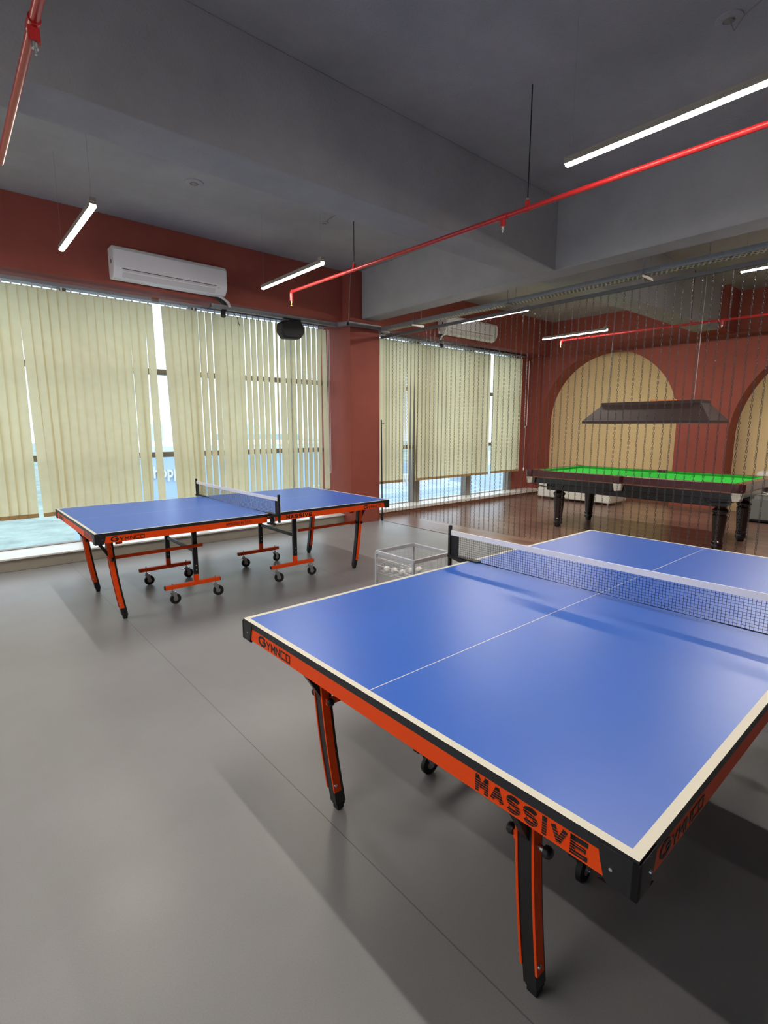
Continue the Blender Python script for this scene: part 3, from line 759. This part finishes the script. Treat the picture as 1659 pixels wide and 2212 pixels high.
def make_net():
    root=empty('table_tennis_net')
    top=TZ+.1525; bot=TZ+.004; Y=.905
    # cord mesh
    b=MB(); t=.0006; step=.0135
    ny=int(2*(Y-.06)/step); nz=11
    def sag(y): return -.004*math.cos(y/Y*PI/2)
    for i in range(ny+1):
        y=-(Y-.06)+i*2*(Y-.06)/ny; w=.0015*math.sin(i*1.7)
        b.add([(-t,y-t,bot),(t,y-t,bot),(t,y+t,bot),(-t,y+t,bot),(-t,y-t+w,top-.012),(t,y-t+w,top-.012),(t,y+t+w,top-.012),(-t,y+t+w,top-.012)],
              [(0,1,5,4),(1,2,6,5),(2,3,7,6),(3,0,4,7)],M['net'])
    for k in range(nz+1):
        z=bot+(top-.012-bot)*k/nz
        pts=[(.0008*math.sin(q*2.1+k), -(Y-.02)+2*(Y-.02)*q/30, z+sag(-(Y-.02)+2*(Y-.02)*q/30)+.0008*math.sin(q*1.3+k*2)) for q in range(31)]
        b.tube(pts,.0007 if k else .0016,M['net'],n=4)
    b.build('net_mesh',parent=root)
    b=MB(); pts=[]
    N_=24
    for i in range(N_):
        y0=-Y+2*Y*i/N_; y1=-Y+2*Y*(i+1)/N_
        z0_=sag(y0); z1_=sag(y1)
        b.add([(x,y,z+top-(.027 if l==0 else 0)) for (y,z) in ((y0,z0_),(y1,z1_)) for x in (-.0035,.0035) for l in (0,1)],
              [(0,4,5,1),(2,3,7,6),(1,5,7,3),(0,2,6,4)],M['netband'])
    b.build('top_band',parent=root)
    for s in (-1,1):
        b=MB(); b.box(-.0015,.0015,min(s*(Y-.06),s*Y),max(s*(Y-.06),s*Y),bot,top-.012,M['net']); b.build('net_sleeve',parent=root)
        b=MB(); b.box(-.010,.010,s*(Y+.006)-.008,s*(Y+.006)+.008,.70,top+.028,M['blackplastic'])
        b.build('post',parent=root,bevel=.003)
        # clamp: arm over the edge and bracket beneath
        b=MB(); ya,yb_=sorted((s*(HW-.07),s*(Y+.01)))
        b.box(-.018,.018,ya,yb_,TZ,TZ+.008,M['blackplastic'])
        y2=s*(HW+.004); y3=s*(Y+.01)
        pts=[(y2,TZ-.03),(y3,TZ-.005),(y3,TZ+.006),(y2,TZ+.006)]
        for xx in (-.018,.014):
            vs=[(xx,y,z) for y,z in pts]+[(xx+.004,y,z) for y,z in pts]
            b.add(vs,[(0,1,2,3),(7,6,5,4),(0,4,5,1),(1,5,6,2),(2,6,7,3),(3,7,4,0)],M['blackplastic'])
        ya,yb_=sorted((s*(HW-.05),s*(HW+.03))); b.box(-.014,.014,ya,yb_,TZ-.095,TZ-.085,M['blackplastic'])
        b.box(-.014,.014,min(s*(HW+.006),s*(HW+.03)),max(s*(HW+.006),s*(HW+.03)),TZ-.09,TZ+.004,M['blackplastic'])
        b.build('clamp',parent=root,bevel=.0015)
        k=MB(); k.tube([(0,s*(HW+.065),TZ-.075),(0,s*(HW+.065),TZ-.01)],.005,M['chrome'],n=8); k.lathe([(.006,0),(.016,.004),(.016,.014),(.006,.02)],M['blackplastic'],12,Matrix.Translation((0,s*(HW+.065),TZ-.095)))
        k.build('clamp_screw',parent=root,smooth=40)
        k=MB(); k.tube([(.003,s*(Y-.003),top+.005),(.011,s*(Y+.018),TZ+.10),(.011,s*(Y+.014),TZ+.02)],.0014,M['netband'],n=5); k.build('tension_cord',parent=root)
    return root
t1=make_table(); t1.location=(2.146,4.757,0)
tag(t1,'farther blue table tennis table with orange frame, standing by the window blinds','table tennis table')
t2=copy_tree(t1); t2.location=(2.2165,1.066,0)
tag(t2,'nearer large blue table tennis table with orange frame in the foreground','table tennis table')
n1=make_net(); n1.location=t1.location
tag(n1,'black net with white top tape on the farther table tennis table','net')
n2=copy_tree(n1); n2.location=t2.location
tag(n2,'black net with white top tape on the nearer table tennis table','net')

# ------------------------------------------------------------------ ball basket trolley and balls
def basket():
    x0,x1,y0,y1=2.085,2.415,2.145,2.49; zt=.72; zb=.575
    root=empty('ball_basket',((x0+x1)/2,(y0+y1)/2,0),label='square white wire ball basket on legs beside the nearer table net',cat='basket'); L=-Vector(root.location)
    f=MB()
    for (a,c) in (((x0,y0),(x1,y0)),((x1,y0),(x1,y1)),((x1,y1),(x0,y1)),((x0,y1),(x0,y0))):
        f.bar((a[0],a[1],zt-.012),(c[0],c[1],zt-.012),.014,.024,M['galvw'])
    o=f.build('top_frame',parent=root,bevel=.002); o.location=L
    for x in (x0,x1):
        for y in (y0,y1):
            p=MB(); p.box(x-.008,x+.008,y-.008,y+.008,.05,zt-.01,M['galvw']); o=p.build('leg',parent=root,bevel=.002); o.location=L
            k=MB(); k.lathe([(.02,-.008),(.024,-.006),(.024,.006),(.02,.008)],M['rubber'],16,Matrix.Translation((x,y,.025))@Matrix.Rotation(PI/2,4,'X')); k.box(x-.007,x+.007,y-.011,y+.011,.035,.06,M['zinc']); o=k.build('caster',parent=root); o.location=L
    w=MB(); r=.0012
    def wire(a,c): w.tube([a,c],r,M['galvw'],n=4)
    n=8
    for i in range(n+1):
        t=i/n; x=x0+(x1-x0)*t; y=y0+(y1-y0)*t
        for yy in (y0,y1): wire((x,yy,zb),(x,yy,zt-.02))
        for xx in (x0,x1): wire((xx,y,zb),(xx,y,zt-.02))
        wire((x,y0,zb),(x,y1,zb)); wire((x0,y,zb),(x1,y,zb))
    for z in (zb,zb+.05,zb+.10):
        for yy in (y0,y1): wire((x0,yy,z),(x1,yy,z))
        for xx in (x0,x1): wire((xx,y0,z),(xx,y1,z))
    o=w.build('wire_mesh',parent=root); o.location=L
    b=MB(); R=.02
    prof=[(R*math.sin(PI*i/14)+1e-4,-R*math.cos(PI*i/14)) for i in range(15)]
    b.lathe(prof,M['ball'],22,cap=False); ball=b.build('table_tennis_ball',smooth=180)
    spots=[(2.133,2.441),(2.147,2.385),(2.150,2.313),(2.219,2.310),(2.283,2.298)]
    for i,(x,y) in enumerate(spots):
        q=ball if i==0 else ball.copy()
        if i: C.objects.link(q)
        q.location=(x,y,zb+r+R)
        tag(q,'small white table tennis ball lying in the wire basket','ball','balls in the wire basket')
M['galvw']=mat('pale_steel_wire', srgb(200,203,212), .4, .5)
basket()

# ------------------------------------------------------------------ pool table
def pool():
    cx,cy=7.66,3.18; root=empty('pool_table',(cx,cy,0),label='dark wooden pool table with bright green cloth behind the chains',cat='pool table')
    HX,HY=.76,1.42; zr=.86; zc=.825
    b=MB(); b.box(-HX+.06,HX-.06,-HY+.06,HY-.06,.77,zc,M['cloth']); b.build('bed_cloth',parent=root)
    b=MB()   # body / apron, stepped
    b.box(-HX+.07,HX-.07,-HY+.07,HY-.07,.66,.77,M['blackwood']); b.box(-HX+.16,HX-.16,-HY+.25,HY-.25,.56,.66,M['blackwood'])
    b.build('body',parent=root,bevel=.008)
    def rail(x0,x1,y0,y1):
        r=MB(); r.box(x0,x1,y0,y1,.755,zr,M['darkwood']); o=r.build('rail',parent=root,bevel=.008)
        t=MB(); ex=.003
        t.box(x0-ex,x1+ex,y0-ex,y1+ex,.752,.766,M['woodtrim']); t.build('rail_trim',parent=o)
        return o
    g=.075
    for s in (-1,1):
        for (ya,yb) in ((-HY+g,-.06),(.06,HY-g)):
            rail(*(sorted((s*HX,s*(HX-.105)))),ya,yb)
            c=MB(); xa,xb=sorted((s*(HX-.105),s*(HX-.15))); d=.05
            xi=s*(HX-.15); xo=s*(HX-.105)
            vs=[(xo,ya,zr-.004),(xo,yb,zr-.004),(xi,yb-d*.6,zr-.004),(xi,ya+d*.6,zr-.004),(xo,ya,zc-.002),(xo,yb,zc-.002),(xi+s*.012,yb-d*.6,zc-.002),(xi+s*.012,ya+d*.6,zc-.002)]
            c.add(vs,[(0,1,2,3),(4,7,6,5),(0,3,7,4),(3,2,6,7),(2,1,5,6),(1,0,4,5)],M['cloth']); c.build('cushion',parent=root)
        rail(-HX+g,HX-g,*(sorted((s*HY,s*(HY-.105)))))
        c=MB(); yo=s*(HY-.105); yi=s*(HY-.15); xa,xb=-HX+g,HX-g; d=.05
        vs=[(xa,yo,zr-.004),(xb,yo,zr-.004),(xb-d,yi,zr-.004),(xa+d,yi,zr-.004),(xa,yo,zc-.002),(xb,yo,zc-.002),(xb-d,yi+s*.012,zc-.002),(xa+d,yi+s*.012,zc-.002)]
        c.add(vs,[(0,1,2,3),(4,7,6,5),(0,3,7,4),(3,2,6,7),(2,1,5,6),(1,0,4,5)],M['cloth']); c.build('cushion',parent=root)
    # pockets
    for sx in (-1,1):
        for sy in (-1,0,1):
            x=sx*(HX-.045 if sy else HX-.02); y=sy*(HY-.045); b=MB()
            R=.075 if sy else .062
            prof=[(.048,zc-.01),(.048,zr+.002),(R,zr+.002),(R+.004,zr-.02),(R,.775),(R-.02,.765),(.048,.765),(.048,zc-.01)]
            b.lathe(prof,M['darkwood'],28,Matrix.Translation((x,y,0)),cap=False)
            b.lathe([(.001,.79),(.05,.79)],M['rubber'],20,Matrix.Translation((x,y,0)),cap=False); b.lathe([(.047,zc-.03),(.047,zr-.003)],M['leather'],24,Matrix.Translation((x,y,0)),cap=False)
            p=b.build('pocket',parent=root,smooth=40)
            w=MB(); w.add([(x-.055,y-.055,.76),(x+.055,y-.055,.76),(x+.055,y+.055,.76),(x-.055,y+.055,.76),(x-.04,y-.04,.665),(x+.04,y-.04,.655),(x+.04,y+.04,.665),(x-.04,y+.04,.65)],
                  [(0,3,2,1),(4,5,6,7),(0,1,5,4),(1,2,6,5),(2,3,7,6),(3,0,4,7)],M['leather']); w.build('pocket_bag',parent=p,bevel=.01)
            t=MB()
            if sy==0: t.box(x-.02-sx*.04,x+.02-sx*.04,y-.125,y-.075,zr,zr+.004,M['brass']); t.box(x-.02-sx*.04,x+.02-sx*.04,y+.075,y+.125,zr,zr+.004,M['brass'])
            else: t.box(x-.01-sx*.12,x+.01-sx*.05,y-.012,y+.012,zr,zr+.004,M['brass'])
            t.build('pocket_plate',parent=p)
            # ball return wires
            k=MB(); yd = -1 if sy>0 else 1
            if sy==0: yd=1
            for off in (-.022,.022):
                xx=x-sx*.03+off
                k.tube([(xx,y,.66),(xx,y+.06*yd,.635),(xx,y+.30*yd,.61),(xx,y+.33*yd,.625),(xx,y+.335*yd,.65)],.004,M['black'],n=6)
            k.tube([(x-sx*.03-.022,y+.335*yd,.65),(x-sx*.03+.022,y+.335*yd,.65)],.004,M['black'],n=6)
            k.build('ball_rack',parent=p,smooth=60)
    # turned legs
    prof=[(.038,0),(.045,.01),(.045,.035),(.062,.05),(.066,.075),(.06,.10),(.066,.115),(.066,.13),(.058,.14),(.062,.20),(.072,.32),(.079,.42),(.082,.455),(.07,.47),(.076,.485),(.088,.50),(.088,.52),(.07,.535),(.058,.55),(.066,.565),(.075,.58)]
    for x in (-.54,.40):
        for y in (-1.17,.98):
            l=MB(); l.lathe(prof,M['blackwood'],28,Matrix.Translation((x,y,0))); l.box(x-.085,x+.085,y-.085,y+.085,.578,.70,M['blackwood'])
            l.build('leg',parent=root,smooth=35)
pool()

# pool lampshade
def lampshade():
    x,y=7.66,3.12; root=empty('pool_lamp',(x,y,1.56),label='dark brown canopy lamp hanging over the pool table',cat='lamp')
    bx,by,tx,ty=.37,.84,.17,.66; z0,z1,z2,z3=0,.035,.26,.30
    b=MB()
    rings=[(bx,by,z0),(bx,by,z1),(tx,ty,z2),(tx,ty,z3)]
    vs=[]
    for (a,c,z) in rings: vs += [(-a,-c,z),(a,-c,z),(a,c,z),(-a,c,z)]
    for (a,c,z) in rings: vs += [(-a+.012,-c+.012,z),(a-.012,-c+.012,z),(a-.012,c-.012,z),(-a+.012,c-.012,z)]
    fs=[]
    for k in range(3):
        for j in range(4):
            p=k*4+j; q=k*4+(j+1)%4; fs.append((p,q,q+4,p+4)); P=p+16; Q=q+16; fs.append((P,P+4,Q+4,Q))
    for j in range(4): fs.append((j,j+16,(j+1)%4+16,(j+1)%4))
    fs.append((12,13,14,15)); fs.append((31,30,29,28))
    b.add(vs,fs,M['shade']); b.build('shade',parent=root,smooth=20)
    for s in (-1,1):
        t=MB(); t.tube([(s*.09,-.55,.20),(s*.09,.55,.20)],.016,M['poollamp'],n=12); t.build('lamp_tube',parent=root)
    for yy in (-.55,.60):
        for xx in (-.1,):
            w=MB(); w.tube([(xx,yy,.30),(xx,yy-.02,ZC-1.56)],.004,M['galv'],n=6); w.build('hanging_wire',parent=root)
    w=MB(); w.box(-.07,.03,-.30,.02,.30,.325,M['glowbox']); w.build('vent_glow_box',parent=root,bevel=.005)  # orange box stands in for light through the shade's top opening
lampshade()

# ------------------------------------------------------------------ lounge seats
def bench():
    x0,x1,y0,y1=9.72,10.42,4.60,6.2
    root=empty('white_bench',((x0+x1)/2,(y0+y1)/2,0),label='long low white upholstered bench seen beneath the pool table',cat='bench'); L=-Vector(root.location)
    b=MB(); b.box(x0,x1,y0,y1,.05,.24,M['whitefab']); o=b.build('base',parent=root,bevel=.02,seg=3); o.location=L
    b=MB(); b.box(x0+.01,x1-.01,y0+.01,(y0+y1)/2-.005,.24,.36,M['whitefab']); o=b.build('seat_cushion',parent=root,bevel=.03,seg=4); o.location=L
    b=MB(); b.box(x0+.01,x1-.01,(y0+y1)/2+.005,y1-.01,.24,.36,M['whitefab']); o=b.build('seat_cushion',parent=root,bevel=.03,seg=4); o.location=L
    for x in (x0+.08,x1-.08):
        for y in (y0+.08,y1-.08):
            b=MB(); b.lathe([(.018,0),(.022,.052)],M['chrome'],12,Matrix.Translation((x,y,0))); o=b.build('foot',parent=root); o.location=L
bench()
def sofa():
    x0,x1,y0,y1=9.8,10.47,.4,2.50
    root=empty('grey_sofa',((x0+x1)/2,(y0+y1)/2,0),label='grey sofa with a white back beside the second arch',cat='sofa'); L=-Vector(root.location)
    b=MB(); b.box(x0,x1,y0,y1,.05,.40,M['greyfab']); o=b.build('base',parent=root,bevel=.02,seg=3); o.location=L
    b=MB(); b.box(x0+.36,x1,y0,y1-.08,.40,.80,M['whitefab']); o=b.build('backrest',parent=root,bevel=.05,seg=4); o.location=L
    b=MB(); b.box(x0+.02,x1-.02,y0+.02,y1-.02,.025,.055,M['black']); o=b.build('plinth',parent=root); o.location=L
    for y in (y0+.06,y1-.04):
        b=MB(); b.lathe([(.018,0),(.02,.05)],M['chrome'],12,Matrix.Translation((x0+.02,y,0))); o=b.build('foot',parent=root); o.location=L
sofa()

# ------------------------------------------------------------------ outside: hazy city far below
def haze(c,k): # returns the colour as is; haze is painted into the outdoor colours
    return srgb(*c)
M['ground']=mat('hazed_ground', srgb(160,178,172), .9, noise=.35, nscale=.12)  # ground colour with the haze mixed in
M['bld']=[mat('hazed_building_a',srgb(200,212,222),.9),mat('hazed_building_b',srgb(186,204,218),.9),mat('hazed_building_c',srgb(222,226,230),.9)]  # pale blue haze is part of these building colours
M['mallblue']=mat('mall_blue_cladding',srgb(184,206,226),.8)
b=MB(); b.box(-400,600,12,900,-22.2,-22,M['ground']); g=b.build('ground'); struct(g)
root=empty('shop_building',(30,70,-22),label='pale blue building with large white letters seen between the left blinds',cat='building')
b=MB(); b.box(-13.5,24,0,30,0,20.0,M['mallblue']); b.box(-13.8,24.3,-.3,30.3,20.0,21.0,M['bld'][2]); b.build('walls',parent=root)
w=MB(); vs,fs=text_geo('shoppers',2.02,6.1,.03,depth=.3); w.add(vs,fs,M['white'],face_T((-9.76,-.02,16.48),(1,0,0))); w.build('lettering',parent=root)
rr=random.Random(3)
for i in range(16):
    x=-60+21*i; y=rr.uniform(150,420); w_=rr.uniform(12,19); h=rr.uniform(14,26)
    b=MB(); b.box(0,w_,0,w_*.8,0,h,M['bld'][i%3]); b.box(w_*.2,w_*.35,w_*.2,w_*.4,h,h+2.5,M['bld'][(i+1)%3])
    o=b.build('far_building'); o.location=(x,y,-22); tag(o,'pale hazy building block far below outside the windows','building','hazy buildings outside')
for i,(x,y,w_,h) in enumerate([(8.5,26,12,17.6),(30,36,16,16.8),(52,44,18,18.4)]):
    b=MB(); b.box(0,w_,0,12,0,h,M['bld'][1]); b.box(.6,w_-.6,.6,11.4,h,h+.5,M['bld'][(i)%3])
    for k in range(4): b.box(w_*(.1+.22*k),w_*(.18+.22*k),3,6,h+.5,h+1.6,M['bld'][2])
    o=b.build('flat_roof_building'); o.location=(x,y,-22)
    tag(o,['flat roofed building outside, nearest the pillar in the far window','flat roofed building outside, mid way along the far window','flat roofed building outside, at the right end of the far window'][i],'building')

# ------------------------------------------------------------------ daylight
wd=bpy.data.worlds.new('hazy_sky'); bpy.context.scene.world=wd; wd.use_nodes=True
N=wd.node_tree.nodes; L=wd.node_tree.links; bg=N['Background']
tc=N.new('ShaderNodeTexCoord'); sx=N.new('ShaderNodeSeparateXYZ'); L.new(tc.outputs['Generated'],sx.inputs[0])
cr=N.new('ShaderNodeValToRGB'); cr.color_ramp.elements[0].position=.0; cr.color_ramp.elements[0].color=(.76,.9,1,1)
cr.color_ramp.elements[1].position=.35; cr.color_ramp.elements[1].color=(.9,.96,1,1)
L.new(sx.outputs['Z'],cr.inputs[0]); L.new(cr.outputs[0],bg.inputs['Color']); bg.inputs['Strength'].default_value=1.4

# ------------------------------------------------------------------ camera
cam=bpy.data.cameras.new('camera'); co=bpy.data.objects.new('camera',cam); C.objects.link(co)
cam.sensor_fit='HORIZONTAL'; cam.sensor_width=36; cam.lens=36*1114.58/1659; cam.clip_start=.05; cam.clip_end=3000
th=math.radians(40.8023); p=-.162505678; r=.00127727
F=Vector((0,math.cos(p),math.sin(p))); R0=Vector((1,0,0)); U0=R0.cross(F)
R_=R0*math.cos(r)+U0*math.sin(r); U_=-R0*math.sin(r)+U0*math.cos(r)
def w2r(v): return Vector((v.x*math.cos(th)+v.y*math.sin(th), -v.x*math.sin(th)+v.y*math.cos(th), v.z))
R_,U_,F=w2r(R_),w2r(U_),w2r(F)
co.matrix_world=Matrix(((R_.x,U_.x,-F.x,0),(R_.y,U_.y,-F.y,0),(R_.z,U_.z,-F.z,1.50142615),(0,0,0,1)))
S=bpy.context.scene; S.camera=co
S.view_settings.view_transform='Standard'; S.view_settings.look='None'; S.view_settings.gamma=1; S.view_settings.use_curve_mapping=False
S.view_settings.exposure=0.5
